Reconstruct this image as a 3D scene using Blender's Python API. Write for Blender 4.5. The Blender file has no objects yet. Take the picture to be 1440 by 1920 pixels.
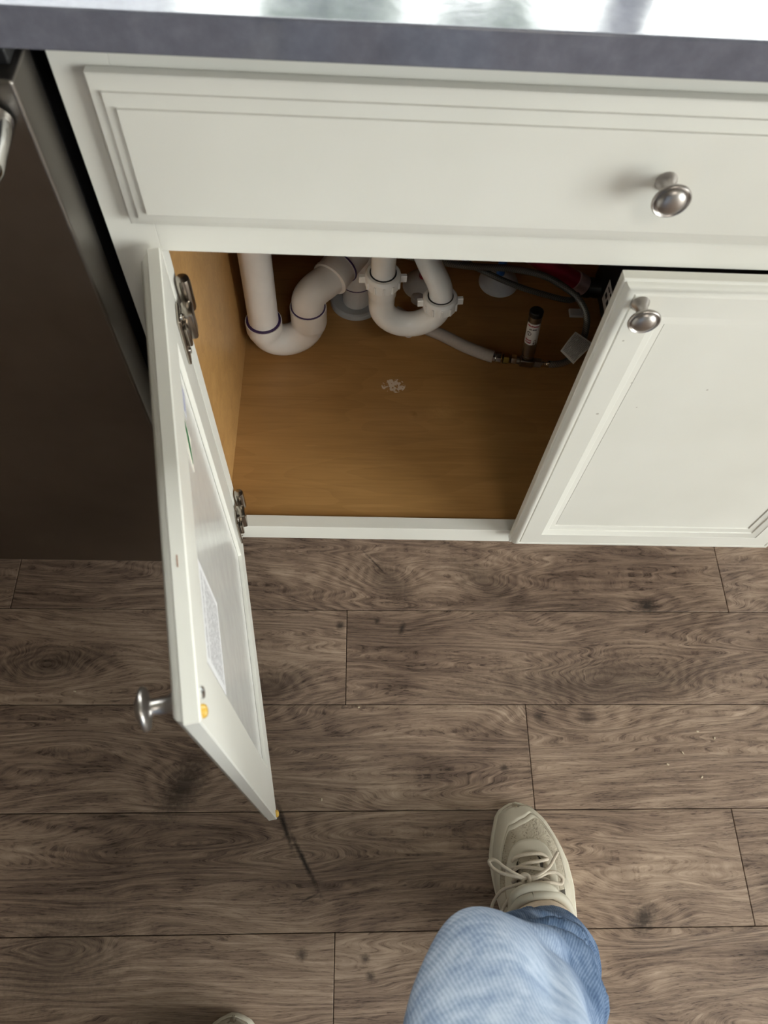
import bpy, bmesh, math, random
from mathutils import Vector, Matrix, noise
S = bpy.context.scene
COL = S.collection
random.seed(7)
R = math.radians

# ------------------------------------------------------------------ camera
cam_d = bpy.data.cameras.new('camera'); cam = bpy.data.objects.new('camera', cam_d); COL.objects.link(cam)
rx, dn, fw = Vector((.99876792, -.00594524, .04926756)), Vector((.01742628, -.88755367, -.46037463)), Vector((.04646464, .46066597, -.88635653))
M = Matrix((rx, -dn, -fw)).transposed().to_4x4(); M.translation = Vector((.21056553, -.50619847, 1.17614041))
cam.matrix_world = M
cam_d.sensor_fit = 'AUTO'; cam_d.sensor_width = 36; cam_d.lens = 1429.2857 * 36 / 1920
cam_d.shift_x = -11.7 / 1920; cam_d.shift_y = 2.2 / 1920
cam_d.clip_start = .01
cam_d.dof.use_dof = True; cam_d.dof.focus_distance = 1.15; cam_d.dof.aperture_fstop = 9.5
S.camera = cam

# ------------------------------------------------------------------ world, light, exposure
W = bpy.data.worlds.new('world'); S.world = W; W.use_nodes = True
bgn = W.node_tree.nodes['Background']; bgn.inputs[0].default_value = (1, .985, .965, 1); bgn.inputs[1].default_value = 14.6
def area(name, loc, rot, sx, sy, power, color=(1, 1, 1), portal=False):
    l = bpy.data.lights.new(name, 'AREA'); l.shape = 'RECTANGLE'; l.size = sx; l.size_y = sy; l.energy = power; l.color = color
    o = bpy.data.objects.new(name, l); COL.objects.link(o); o.location = loc; o.rotation_euler = rot
    if portal: l.cycles.is_portal = True
    return o
WALL_L, WALL_R, WALL_F, WALL_B, CEIL = -2.2, 3.2, -3.6, .66, 2.5
area('patio_portal', (WALL_R + .02, -1.95, 1.08), (0, R(90), 0), 2.05, 2.14, 1, portal=True)
area('sink_window_portal', (.35, WALL_B + .14, 1.47), (R(-90), 0, 0), 2.26, .80, 1, portal=True)
area('added_fill_light', (.7, -1.5, CEIL - .09), (0, 0, 0), .5, .5, 9, (1, .93, .82))  # weak fill light, added overhead out of view
S.view_settings.view_transform = 'Standard'; S.view_settings.look = 'None'
S.view_settings.gamma = 1; S.view_settings.use_curve_mapping = False
S.view_settings.exposure = .15
S.cycles.use_denoising = True
S.cycles.max_bounces = 10; S.cycles.diffuse_bounces = 5; S.cycles.transparent_max_bounces = 16
S.cycles.sample_clamp_indirect = 8

# ------------------------------------------------------------------ material helpers
def srgb(r, g, b):
    f = lambda c: (c / 255 / 12.92) if c / 255 <= .04045 else ((c / 255 + .055) / 1.055) ** 2.4
    return (f(r), f(g), f(b), 1)
class NT:
    def __init__(s, name):
        s.m = bpy.data.materials.new(name); s.m.use_nodes = True; s.t = s.m.node_tree
        s.b = s.t.nodes['Principled BSDF']
    def n(s, typ, **kw):
        x = s.t.nodes.new(typ)
        for k, v in kw.items():
            if k.startswith('_'): setattr(x, k[1:], v)
        return x
    def l(s, a, b): s.t.links.new(a, b)
    def inp(s, k, v): s.b.inputs[k].default_value = v
    def coord(s, kind='Object'): return s.n('ShaderNodeTexCoord').outputs[kind]
    def mapp(s, src, scale=(1, 1, 1), loc=(0, 0, 0)):
        m = s.n('ShaderNodeMapping'); s.l(src, m.inputs[0]); m.inputs['Scale'].default_value = scale; m.inputs['Location'].default_value = loc
        return m.outputs[0]
    def noise(s, vec, scale, detail=3, rough=.55, dist=0):
        x = s.n('ShaderNodeTexNoise'); s.l(vec, x.inputs['Vector']); x.inputs['Scale'].default_value = scale
        x.inputs['Detail'].default_value = detail; x.inputs['Roughness'].default_value = rough; x.inputs['Distortion'].default_value = dist
        return x.outputs[0]
    def math(s, op, a, b=None, c=None, clamp=False):
        x = s.n('ShaderNodeMath', _operation=op, _use_clamp=clamp)
        for i, v in enumerate((a, b, c)):
            if v is None: continue
            if isinstance(v, (int, float)): x.inputs[i].default_value = v
            else: s.l(v, x.inputs[i])
        return x.outputs[0]
    def vmath(s, op, a, b):
        x = s.n('ShaderNodeVectorMath', _operation=op)
        for i, v in enumerate((a, b)):
            if isinstance(v, tuple): x.inputs[i].default_value = v
            else: s.l(v, x.inputs[i])
        return x.outputs['Value'] if op in ('LENGTH', 'DISTANCE') else x.outputs[0]
    def ramp(s, fac, stops):
        x = s.n('ShaderNodeValToRGB'); s.l(fac, x.inputs[0]); e = x.color_ramp.elements
        while len(e) < len(stops): e.new(.5)
        for i, (p, c) in enumerate(stops):
            e[i].position = p; e[i].color = c if len(c) == 4 else (*c, 1)
        return x.outputs[0]
    def mix(s, f, a, b, mode='MIX'):
        x = s.n('ShaderNodeMix', _data_type='RGBA', _blend_type=mode)
        for k, v in ((0, f), (6, a), (7, b)):
            if isinstance(v, (int, float)): x.inputs[k].default_value = v
            elif isinstance(v, tuple): x.inputs[k].default_value = v
            else: s.l(v, x.inputs[k])
        return x.outputs[2]
    def bump(s, h, strength=.2, dist=.001):
        x = s.n('ShaderNodeBump'); s.l(h, x.inputs['Height']); x.inputs['Strength'].default_value = strength; x.inputs['Distance'].default_value = dist
        s.l(x.outputs[0], s.b.inputs['Normal'])
    def color(s, c):
        if isinstance(c, tuple): s.inp('Base Color', c)
        else: s.l(c, s.b.inputs['Base Color'])
def plain(name, c, rough=.5, metal=0, var=.06, scale=40, spec=.5, bump=0, bscale=300):
    m = NT(name); co = m.coord()
    f = m.noise(co, scale, 3)
    d = tuple(x * (1 - var) for x in c[:3]) + (1,); u = tuple(min(1, x * (1 + var)) for x in c[:3]) + (1,)
    m.color(m.ramp(f, [(.3, d), (.7, u)]))
    m.inp('Roughness', rough); m.inp('Metallic', metal); m.inp('Specular IOR Level', spec)
    if bump: m.bump(m.noise(co, bscale, 2), bump, .0005)
    return m.m

def mk_plank():
    m = NT('dark oak plank'); oi = m.n('ShaderNodeObjectInfo'); rnd = oi.outputs['Random']
    geo = m.n('ShaderNodeNewGeometry').outputs['Position']
    loc = m.vmath('ADD', geo, (0, 0, 0))
    comb = m.n('ShaderNodeCombineXYZ'); m.l(m.math('MULTIPLY', rnd, 37.0), comb.inputs[0]); m.l(m.math('MULTIPLY', rnd, 91.0), comb.inputs[1]); m.l(m.math('MULTIPLY', rnd, 53.0), comb.inputs[2])
    p = m.vmath('ADD', loc, comb.outputs[0])
    # knots and cracks at their own places: (x, y, size, strength, angle, stretch)
    knots = [(.43, -.02, .035, .45, -30, 2.5), (-.30, -.575, .05, .5, 10, 1.2), (.70, -.185, .02, .5, 0, 9), (-.26, -.17, .04, .45, 10, 4), (.27, -.02, .03, .5, -40, 2), (.70, -.06, .011, 1, 0, 1.3), (-.03, -.345, .03, .8, 60, 2.2), (.62, -.52, .014, .9, 40, 1.6), (.575, -.245, .012, .55, 0, 1), (.19, -.10, .006, .9, 0, 1),
             (.29, -.105, .006, .9, 70, 2.5), (.25, -.092, .004, .9, 0, 1), (.15, -.56, .006, .8, 0, 1), (.235, -.565, .005, .8, 0, 1), (.242, -.585, .005, .8, 0, 1), (.60, -.19, .07, .42, 4, 6), (.08, -.20, .035, .5, 15, 3),
             (.118, -.400, .0095, 1.0, -68, 9), (.148, -.446, .0105, 1.0, -60, 13), (.158, -.492, .004, .8, 25, 10), (.25, .005, .007, .9, -48, 18), (.44, -.32, .005, .8, 0, 1), (.5, -.245, .006, .7, 0, 1), (-.17, -.56, .06, .5, 20, 1.5)]
    kn = None; sw = None
    for (x, y, s, a, ang, st) in knots:
        q = m.vmath('SUBTRACT', loc, (x, y, 0))
        mp = m.n('ShaderNodeMapping', _vector_type='TEXTURE'); m.l(q, mp.inputs[0]); mp.inputs['Rotation'].default_value = (0, 0, R(ang)); mp.inputs['Scale'].default_value = (1.3 * s * st ** .5, 1.3 * s / st ** .5, s)
        nz = m.vmath('ADD', mp.outputs[0], (0, 0, 0))
        d = m.vmath('LENGTH', nz, (0, 0, 0))
        d = m.math('ADD', d, m.math('MULTIPLY', m.math('SUBTRACT', m.noise(loc, 200, 2), .5), 1.1))
        k = m.math('MULTIPLY', m.math('SUBTRACT', 1.25, d, clamp=True), a)
        kn = k if kn is None else m.math('MAXIMUM', kn, k)
        w = m.math('DIVIDE', 1.0, m.math('ADD', 1.0, m.math('MULTIPLY', m.math('POWER', m.vmath('DISTANCE', m.mapp(loc, (.55, 1, 0)), (x * .55, y, 0)), 2.0), 900.0)))
        w = m.math('MULTIPLY', w, min(1.0, s * 55))
        sw = w if sw is None else m.math('ADD', sw, w)
    base = m.noise(m.mapp(p, (.9, 5.5, 1)), 1.7, 2.5, .5, .5)
    ring = m.math('ADD', m.math('MULTIPLY', base, 17.0), m.math('MULTIPLY', sw, 5.0))
    ring = m.math('ADD', ring, m.math('MULTIPLY', m.noise(m.mapp(p, (4, 22, 1)), 3, 3), 1.3))
    saw = m.math('FRACT', ring)
    wy = m.n('ShaderNodeCombineXYZ'); m.l(m.math('ADD', m.math('MULTIPLY', base, .22), m.math('MULTIPLY', sw, .05)), wy.inputs[1]); pw = m.vmath('ADD', p, wy.outputs[0])
    fib = m.noise(m.mapp(pw, (11, 260, 1)), 1, 6, .74)
    fib2 = m.noise(m.mapp(p, (50, 900, 1)), 1, 2, .6)
    pores = m.math('MULTIPLY', m.math('SMOOTH_MIN', 1.0, m.math('MULTIPLY', m.math('SUBTRACT', m.noise(m.mapp(pw, (75, 620, 1)), 1, 3, .6, .3), .53, clamp=True), 9.0), .05), m.math('ADD', .35, m.math('MULTIPLY', saw, .65)))
    lowf = m.noise(m.mapp(p, (1.6, 5, 1)), 2.2, 2)
    sn = m.math('ADD', .5, m.math('MULTIPLY', m.math('SINE', m.math('MULTIPLY', ring, 6.283)), .5))
    v = m.math('ADD', m.math('MULTIPLY', sn, .13), m.math('MULTIPLY', fib, 1.2))
    v = m.math('ADD', v, m.math('MULTIPLY', lowf, .78))
    v = m.math('ADD', v, m.math('MULTIPLY', m.math('SUBTRACT', rnd, .5), .10))
    v = m.math('SUBTRACT', v, m.math('MULTIPLY', pores, .26))
    v = m.math('SUBTRACT', v, .50)
    c = m.ramp(v, [(.10, srgb(60, 46, 38)), (.42, srgb(118, 98, 85)), (.62, srgb(150, 128, 111)), (.92, srgb(190, 167, 147))])
    c = m.mix(m.math('MULTIPLY', kn, .92, clamp=True), c, srgb(34, 26, 22))
    m.color(c); m.inp('Roughness', .46); m.inp('Specular IOR Level', .4)
    h = m.math('ADD', m.math('MULTIPLY', fib, .6), m.math('MULTIPLY', pores, -.5))
    m.bump(m.math('ADD', h, m.math('MULTIPLY', fib2, .3)), .35, .0006)
    return m.m

def mk_maple():
    m = NT('maple cabinet interior'); co = m.coord(); 
    a = m.noise(m.mapp(co, (2.2, 16, 16)), 2, 4, .6, .6)
    b = m.noise(m.mapp(co, (10, 240, 240)), 1, 3)
    arc = m.math('FRACT', m.math('MULTIPLY', m.noise(m.mapp(co, (1, 5, 5)), 2.2, 2, .5, .3), 9))
    v = m.math('ADD', m.math('ADD', m.math('MULTIPLY', a, .5), m.math('MULTIPLY', b, .35)), m.math('MULTIPLY', arc, .1))
    c = m.ramp(v, [(.3, srgb(158, 118, 70)), (.55, srgb(176, 134, 82)), (.75, srgb(190, 148, 96))])
    m.color(c); m.inp('Roughness', .38); m.bump(b, .1, .0004)
    return m
def mk_floorpanel():
    m = mk_maple(); m.m.name = 'stained maple shelf'; geo = m.n('ShaderNodeNewGeometry').outputs['Position']
    base = m.b.inputs['Base Color'].links[0].from_socket
    nz = m.noise(geo, 160, 4, .6)
    d = m.vmath('LENGTH', m.mapp(m.vmath('SUBTRACT', geo, (.2715, .272, .142)), (55, 75, 0)), (0, 0, 0))
    f = m.math('MULTIPLY', m.math('LESS_THAN', d, 1.1), m.math('GREATER_THAN', m.math('SUBTRACT', nz, m.math('MULTIPLY', d, .16)), .36))
    c = m.mix(m.math('MULTIPLY', f, .9), base, srgb(226, 212, 196))
    d2 = m.vmath('LENGTH', m.mapp(m.vmath('SUBTRACT', geo, (.352, .224, .142)), (32, 36, 0)), (0, 0, 0))
    f2 = m.math('SUBTRACT', 1.0, d2, clamp=True)
    m.color(m.mix(m.math('MULTIPLY', f2, m.math('MULTIPLY', nz, .7)), c, srgb(205, 165, 105)))
    d3 = m.vmath('LENGTH', m.mapp(m.vmath('SUBTRACT', geo, (.302, .213, .142)), (110, 110, 0)), (0, 0, 0))
    h = m.math('ADD', m.math('MULTIPLY', m.math('SMOOTH_MAX', f2, m.math('SUBTRACT', 1.0, d3, clamp=True), .1), m.math('ADD', .4, nz)), 0)
    m.bump(h, .8, .002)
    return m.m
def mk_quartz():
    m = NT('grey quartz'); co = m.coord()
    a = m.noise(co, 60, 5, .65); b = m.noise(co, 14, 3)
    v = m.math('ADD', m.math('MULTIPLY', a, .6), m.math('MULTIPLY', b, .4))
    m.color(m.ramp(v, [(.3, srgb(92, 93, 104)), (.5, srgb(106, 107, 119)), (.7, srgb(120, 121, 133))]))
    m.l(m.math('ADD', .06, m.math('MULTIPLY', a, .12)), m.b.inputs['Roughness'])
    m.bump(m.noise(co, 90, 3), .06, .001)
    return m.m
def mk_denim():
    m = NT('washed blue denim'); co = m.coord()
    tu = m.n('ShaderNodeAttribute', _attribute_name='weave_u').outputs['Fac']; tv = m.n('ShaderNodeAttribute', _attribute_name='weave_v').outputs['Fac']
    ph = m.math('ADD', m.math('ADD', m.math('MULTIPLY', tu, 1900.0), m.math('MULTIPLY', tv, 760.0)), m.math('MULTIPLY', m.noise(co, 60, 2), 5.0))
    twl = m.math('ADD', .5, m.math('MULTIPLY', m.math('SINE', ph), .5))
    big = m.noise(co, 9, 4, .6); mid = m.noise(m.mapp(co, (1, 1, 2)), 45, 4, .65); fine = m.noise(co, 900, 2, .7)
    at = m.n('ShaderNodeAttribute', _attribute_name='leg_shade').outputs['Fac']
    v = m.math('ADD', m.math('ADD', m.math('MULTIPLY', big, .42), .02), m.math('MULTIPLY', m.math('SUBTRACT', m.math('MULTIPLY', mid, 2.0), .5), .34))
    v = m.math('ADD', v, m.math('MULTIPLY', twl, .12))
    v = m.math('ADD', v, m.math('MULTIPLY', fine, .16))
    v = m.math('ADD', v, m.math('SUBTRACT', m.math('MULTIPLY', at, .42), .28))  # shade on the lower legs goes into the colour here
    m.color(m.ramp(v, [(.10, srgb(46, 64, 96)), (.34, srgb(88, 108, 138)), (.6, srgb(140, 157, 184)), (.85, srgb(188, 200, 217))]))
    m.inp('Roughness', .9); m.inp('Specular IOR Level', .15)
    m.bump(m.math('ADD', m.math('MULTIPLY', twl, .6), m.math('MULTIPLY', fine, .5)), .35, .0006)
    return m.m
def mk_knit():
    m = NT('beige knit mesh'); co = m.coord()
    v = m.n('ShaderNodeTexVoronoi'); m.l(m.mapp(co, (1, 1.3, .6)), v.inputs['Vector']); v.inputs['Scale'].default_value = 330
    z = m.noise(co, 26, 3); rows = m.n('ShaderNodeTexWave', _wave_type='BANDS', _bands_direction='X'); m.l(co, rows.inputs[0]); rows.inputs['Scale'].default_value = 20; rows.inputs['Distortion'].default_value = 1.0
    k = m.math('MULTIPLY', m.math('LESS_THAN', v.outputs['Distance'], .34), m.math('GREATER_THAN', rows.outputs[1], .55))
    c = m.ramp(z, [(.3, srgb(150, 139, 122)), (.7, srgb(178, 168, 150))])
    m.color(m.mix(m.math('MULTIPLY', k, .55), c, srgb(96, 86, 72)))
    m.inp('Roughness', .9); m.bump(v.outputs['Distance'], .5, .001)
    return m.m
def mk_braid(name, c):
    m = NT(name); uv = m.coord('UV')
    ch = m.n('ShaderNodeTexChecker'); m.l(m.mapp(uv, (1, 1, 1)), ch.inputs[0]); ch.inputs['Scale'].default_value = 24
    m.color(m.mix(ch.outputs[1], tuple(x * .55 for x in c[:3]) + (1,), c)); m.inp('Metallic', .6); m.inp('Roughness', .45); m.bump(ch.outputs[1], .5, .0006)
    return m.m
def mk_print(name, paper, ink, scale=(26, 60), thr=.5, rows=30.0, gap=None):
    m = NT(name); uv = m.coord('UV')
    rowc = m.n('ShaderNodeSeparateXYZ'); m.l(uv, rowc.inputs[0])
    r = m.math('FRACT', m.math('MULTIPLY', rowc.outputs[1], rows))
    w = m.noise(m.mapp(uv, (scale[0], scale[1], 1)), 1.6, 1)
    k = m.math('MULTIPLY', m.math('LESS_THAN', r, .55), m.math('GREATER_THAN', w, thr))
    for ax, lo, hi in ((0, .07, .93), (1, .07, .93)):
        k = m.math('MULTIPLY', k, m.math('MULTIPLY', m.math('GREATER_THAN', rowc.outputs[ax], lo), m.math('LESS_THAN', rowc.outputs[ax], hi)))
    if gap: k = m.math('MULTIPLY', k, m.math('SUBTRACT', 1.0, m.math('MULTIPLY', m.math('GREATER_THAN', rowc.outputs[1], gap[0]), m.math('LESS_THAN', rowc.outputs[1], gap[1]))))
    m.color(m.mix(m.math('MULTIPLY', k, .8), paper, ink)); m.inp('Roughness', .6)
    return m.m
def mk_steel():
    m = NT('brushed dark steel'); co = m.coord()
    a = m.noise(m.mapp(co, (2, 40, 700)), 1, 3); b = m.noise(co, 6, 4)
    m.color(m.ramp(b, [(.3, srgb(128, 123, 118)), (.7, srgb(150, 144, 138))])); m.inp('Metallic', 1)
    m.l(m.math('ADD', .26, m.math('MULTIPLY', b, .2)), m.b.inputs['Roughness']); m.bump(a, .05, .0003)
    return m.m
def mk_paint():
    m = NT('off white cabinet paint'); co = m.coord()
    f = m.noise(co, 5, 3); g = m.noise(co, 420, 2)
    c = m.ramp(f, [(.3, srgb(221, 219, 211)), (.7, srgb(229, 227, 220))])
    sp = m.n('ShaderNodeTexVoronoi'); m.l(co, sp.inputs['Vector']); sp.inputs['Scale'].default_value = 17
    k = m.math('MULTIPLY', m.math('LESS_THAN', sp.outputs['Distance'], .028), m.math('GREATER_THAN', m.noise(co, 7, 1), .52))
    m.color(m.mix(m.math('MULTIPLY', k, .5), c, srgb(120, 105, 90))); m.inp('Roughness', .33); m.inp('Specular IOR Level', .42)
    m.bump(g, .04, .0004)
    return m.m
def mk_glass(name):
    m = NT(name); t = m.t; out = t.nodes['Material Output']
    g = t.nodes.new('ShaderNodeBsdfGlossy'); g.inputs['Roughness'].default_value = .02
    tr = t.nodes.new('ShaderNodeBsdfTransparent'); tr.inputs[0].default_value = (.95, .98, .97, 1)
    fr = t.nodes.new('ShaderNodeFresnel'); mx = t.nodes.new('ShaderNodeMixShader')
    gm = t.nodes.new('ShaderNodeNewGeometry'); k = t.nodes.new('ShaderNodeMath'); k.operation = 'SUBTRACT'; k.inputs[0].default_value = 1; t.links.new(gm.outputs['Backfacing'], k.inputs[1])
    k2 = t.nodes.new('ShaderNodeMath'); k2.operation = 'MULTIPLY'; t.links.new(k.outputs[0], k2.inputs[0]); t.links.new(fr.outputs[0], k2.inputs[1]); t.links.new(k2.outputs[0], mx.inputs[0]); t.links.new(tr.outputs[0], mx.inputs[1]); t.links.new(g.outputs[0], mx.inputs[2]); t.links.new(mx.outputs[0], out.inputs[0])
    return m.m

PAINT = mk_paint(); PLANK = mk_plank(); MAPLE = mk_maple().m; SHELF = mk_floorpanel(); QUARTZ = mk_quartz(); DENIM = mk_denim(); KNIT = mk_knit(); STEEL = mk_steel()
PVC = plain('white pvc', srgb(240, 236, 232), .32, 0, .03, 30); PVC2 = plain('white tubular plastic', srgb(240, 240, 238), .25, 0, .02, 30)
PURPLE = plain('purple primer', srgb(62, 42, 88), .5); NICKEL = plain('brushed nickel', srgb(176, 170, 166), .36, 1, .05, 60); CHROME = plain('polished chrome', srgb(205, 203, 200), .12, 1)
HINGE = plain('dark nickel hinge', srgb(176, 168, 158), .24, 1); BRASS = plain('brass', srgb(160, 130, 62), .35, 1); BLACK = plain('black plastic', srgb(22, 23, 26), .4); NAVY = plain('dark blue black plastic', srgb(27, 31, 40), .45)
WALLM = plain('greige wall paint', srgb(112, 106, 98), .8, 0, .02, 3, .3, .1, 200); CEILM = plain('white ceiling paint', srgb(184, 182, 176), .9, 0, .01, 3, .2)
WHITE = plain('white vinyl', srgb(235, 236, 236), .4, 0, .01); GLASS = mk_glass('window glass')
GREYHOSE = plain('grey hose rubber', srgb(172, 163, 155), .6, 0, .05, 200); BRAID = mk_braid('grey braided hose', srgb(150, 150, 146)); BRAID2 = mk_braid('pale braided hose', srgb(120, 120, 116))
RED = plain('red plastic pipe', srgb(150, 20, 50), .4); BLUE = plain('blue plastic pipe', srgb(28, 86, 158), .4); ESC = plain('white escutcheon plastic', srgb(206, 208, 210), .45); GREYPVC = plain('pale grey flange plastic', srgb(190, 194, 197), .4); CLEAR = plain('pale grey coupling', srgb(176, 150, 152), .4)
LEATHER = plain('beige synthetic overlay', srgb(190, 182, 166), .6, 0, .05, 30, .35, .15, 400); RUBBER = plain('off white sole rubber', srgb(216, 210, 194), .6, 0, .04, 30); LACE = plain('beige woven lace', srgb(192, 180, 164), .85, 0, .08, 500, .2, .3, 900); LINING = plain('dark shoe lining', srgb(66, 60, 52), .9)
SOCK = plain('beige ribbed sock', srgb(214, 196, 178), .9, 0, .06, 300); BUMPER = plain('yellowed rubber bumper', srgb(214, 172, 74), .25, 0, .1, 60, .6); SCREW = plain('zinc screw', srgb(190, 192, 196), .2, 1); PAPER = plain('white paper', srgb(226, 224, 222), .7)
INKR = plain('red ink', srgb(168, 36, 58), .6); INKB = plain('black ink', srgb(36, 36, 42), .6); INKBLUE = plain('blue ink', srgb(70, 82, 160), .6); INKG = plain('green ink', srgb(46, 110, 66), .6); GALV = plain('dull steel fitting', srgb(150, 142, 132), .35, 1); TUB = plain('black tub shell', srgb(14, 15, 18), .7)
LEAF = plain('pale green foliage', srgb(120, 150, 100), .7, 0, .3, 20); TORN = plain('torn paper', srgb(232, 226, 214), .9); LAMPM = NT('added lamp diffuser'); LAMPM.inp('Emission Color', (1, .94, .84, 1)); LAMPM.inp('Emission Strength', 1); LAMPM.color(srgb(240, 238, 230)); LAMPM = LAMPM.m

# ------------------------------------------------------------------ object helpers
def link(name, me, mat, parent=None, angle=35):
    if mat and not me.materials: me.materials.append(mat)
    o = bpy.data.objects.new(name, me); COL.objects.link(o)
    if parent is not None: o.parent = parent
    return o
def fin(name, bm, mat, parent=None, angle=35, recalc=True, wn=False):
    me = bpy.data.meshes.new(name)
    if recalc: bmesh.ops.recalc_face_normals(bm, faces=bm.faces)
    bm.to_mesh(me); bm.free()
    me.shade_smooth(); me.set_sharp_from_angle(angle=R(angle))
    o = link(name, me, mat, parent)
    if wn: w_ = o.modifiers.new('weighted', 'WEIGHTED_NORMAL'); w_.keep_sharp = True; w_.weight = 100
    return o
def empty(name, label, cat, loc=(0, 0, 0), group=None, rotz=0):
    o = bpy.data.objects.new(name, None); COL.objects.link(o); o.location = loc; o.rotation_euler = (0, 0, rotz); o.empty_display_size = .05
    return tag(o, label, cat, group)
def tag(o, label, cat, group=None):
    o['label'] = label; o['category'] = cat
    if group: o['group'] = group
    return o
def lab(o, t): o['label'] = t; return o
def struct(o): o['kind'] = 'structure'; return o
def box(bm, x0, x1, y0, y1, z0, z1, bev=0, seg=2, mat=None):
    vs = [bm.verts.new((x, y, z)) for x in (x0, x1) for y in (y0, y1) for z in (z0, z1)]
    fs = [bm.faces.new([vs[i] for i in f]) for f in ((0, 1, 3, 2), (4, 6, 7, 5), (0, 4, 5, 1), (2, 3, 7, 6), (0, 2, 6, 4), (1, 5, 7, 3))]
    if mat is not None: bmesh.ops.transform(bm, matrix=mat, verts=vs)
    if bev:
        es = list({e for f in fs for e in f.edges})
        bmesh.ops.bevel(bm, geom=es, offset=bev, segments=seg, profile=.5, affect='EDGES')
def bx(name, mat, dims, bev=.0015, parent=None, seg=2):
    bm = bmesh.new(); box(bm, *dims, bev=bev, seg=seg); return fin(name, bm, mat, parent, 60 if bev else 35, wn=bool(bev))
def frame_from(d):
    d = Vector(d).normalized(); a = Vector((0, 0, 1)) if abs(d.z) < .9 else Vector((1, 0, 0))
    x = a.cross(d).normalized(); return Matrix((x, d.cross(x), d)).transposed()
def lathe(bm, prof, origin=(0, 0, 0), axis=(0, 0, 1), seg=28, cap=True, squash=None):
    F = frame_from(axis); o = Vector(origin); rings = []
    for r, h in prof:
        rings.append([bm.verts.new(o + F @ Vector((r * math.cos(2 * math.pi * i / seg), r * math.sin(2 * math.pi * i / seg) * (squash or 1), h))) for i in range(seg)])
    for a, b in zip(rings, rings[1:]):
        for i in range(seg): bm.faces.new((a[i], a[(i + 1) % seg], b[(i + 1) % seg], b[i]))
    if cap: bm.faces.new(rings[0][::-1]); bm.faces.new(rings[-1])
def smooth_path(pts, n=8):
    P = [Vector(p) for p in pts]; out = []
    for i in range(len(P) - 1):
        p0, p1, p2, p3 = P[max(i - 1, 0)], P[i], P[i + 1], P[min(i + 2, len(P) - 1)]
        for k in range(n):
            t = k / n
            out.append(.5 * ((2 * p1) + (p2 - p0) * t + (2 * p0 - 5 * p1 + 4 * p2 - p3) * t * t + (3 * p1 - p0 - 3 * p2 + p3) * t ** 3))
    out.append(P[-1]); return out
def tube(bm, pts, r, seg=14, cap=True, flat=1.0, up=None):
    P = [Vector(p) for p in pts]; n = len(P)
    rr = r if isinstance(r, (list, tuple)) else [r] * n
    T = [(P[min(i + 1, n - 1)] - P[max(i - 1, 0)]).normalized() for i in range(n)]
    x = Vector(up) if up else frame_from(T[0]).col[0].copy()
    uvl = bm.loops.layers.uv.verify(); rings = []; L = [0]
    for i in range(1, n): L.append(L[-1] + (P[i] - P[i - 1]).length)
    for i in range(n):
        x = (x - T[i] * x.dot(T[i])).normalized(); y = T[i].cross(x)
        rings.append([bm.verts.new(P[i] + x * (rr[i] * math.cos(2 * math.pi * k / seg)) * flat + y * (rr[i] * math.sin(2 * math.pi * k / seg))) for k in range(seg)])
    for i in range(n - 1):
        for k in range(seg):
            f = bm.faces.new((rings[i][k], rings[i][(k + 1) % seg], rings[i + 1][(k + 1) % seg], rings[i + 1][k]))
            for lp, (u, v) in zip(f.loops, ((k / seg, L[i]), ((k + 1) / seg, L[i]), ((k + 1) / seg, L[i + 1]), (k / seg, L[i + 1]))): lp[uvl].uv = (u * .5, v * 22)
    if cap: bm.faces.new(rings[0][::-1]); bm.faces.new(rings[-1])
def tb(name, mat, pts, r, parent=None, n=8, seg=16, flat=1.0, up=None, smooth=True):
    bm = bmesh.new(); tube(bm, smooth_path(pts, n) if smooth else pts, r, seg, flat=flat, up=up); return fin(name, bm, mat, parent, 50)
def lt(name, mat, prof, origin, axis, parent=None, seg=28, squash=None, angle=35):
    bm = bmesh.new(); lathe(bm, prof, origin, axis, seg, squash=squash); return fin(name, bm, mat, parent, angle)
def arc(c, a, b, r, a0, a1, n=14):  # points c + r(cos a + sin b)
    c, a, b = Vector(c), Vector(a).normalized(), Vector(b).normalized()
    return [c + (a * math.cos(a0 + (a1 - a0) * i / n) + b * math.sin(a0 + (a1 - a0) * i / n)) * r for i in range(n + 1)]
def rings_rect(bm, rings, w, h):
    """nested rectangles: (inset, y); x 0..w, z 0..h; mitred corners"""
    prev = None
    for ins, y in rings:
        cur = [bm.verts.new(p) for p in ((ins, y, ins), (w - ins, y, ins), (w - ins, y, h - ins), (ins, y, h - ins))]
        if prev:
            for i in range(4): bm.faces.new((prev[i], prev[(i + 1) % 4], cur[(i + 1) % 4], cur[i]))
        prev = cur
    return prev
def quad_uv(name, corners, mat, parent, thick=.0004):
    """thin sheet with uv; corners in order u0v0,u1v0,u1v1,u0v1"""
    bm = bmesh.new(); uvl = bm.loops.layers.uv.verify(); c = [Vector(p) for p in corners]
    nrm = (c[1] - c[0]).cross(c[3] - c[0]).normalized() * thick
    N = 6; g = {}
    for i in range(N + 1):
        for j in range(N + 1):
            u, v = i / N, j / N
            g[i, j] = bm.verts.new((c[0] * (1 - u) + c[1] * u) * (1 - v) + (c[3] * (1 - u) + c[2] * u) * v + nrm)
    for i in range(N):
        for j in range(N):
            f = bm.faces.new((g[i, j], g[i + 1, j], g[i + 1, j + 1], g[i, j + 1]))
            for lp, (a, b) in zip(f.loops, ((i, j), (i + 1, j), (i + 1, j + 1), (i, j + 1))): lp[uvl].uv = (a / N, b / N)
    ext = bmesh.ops.extrude_face_region(bm, geom=list(bm.faces))
    bmesh.ops.translate(bm, vec=-nrm * .96, verts=[v for v in ext['geom'] if isinstance(v, bmesh.types.BMVert)])
    return fin(name, bm, mat, parent)
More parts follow.
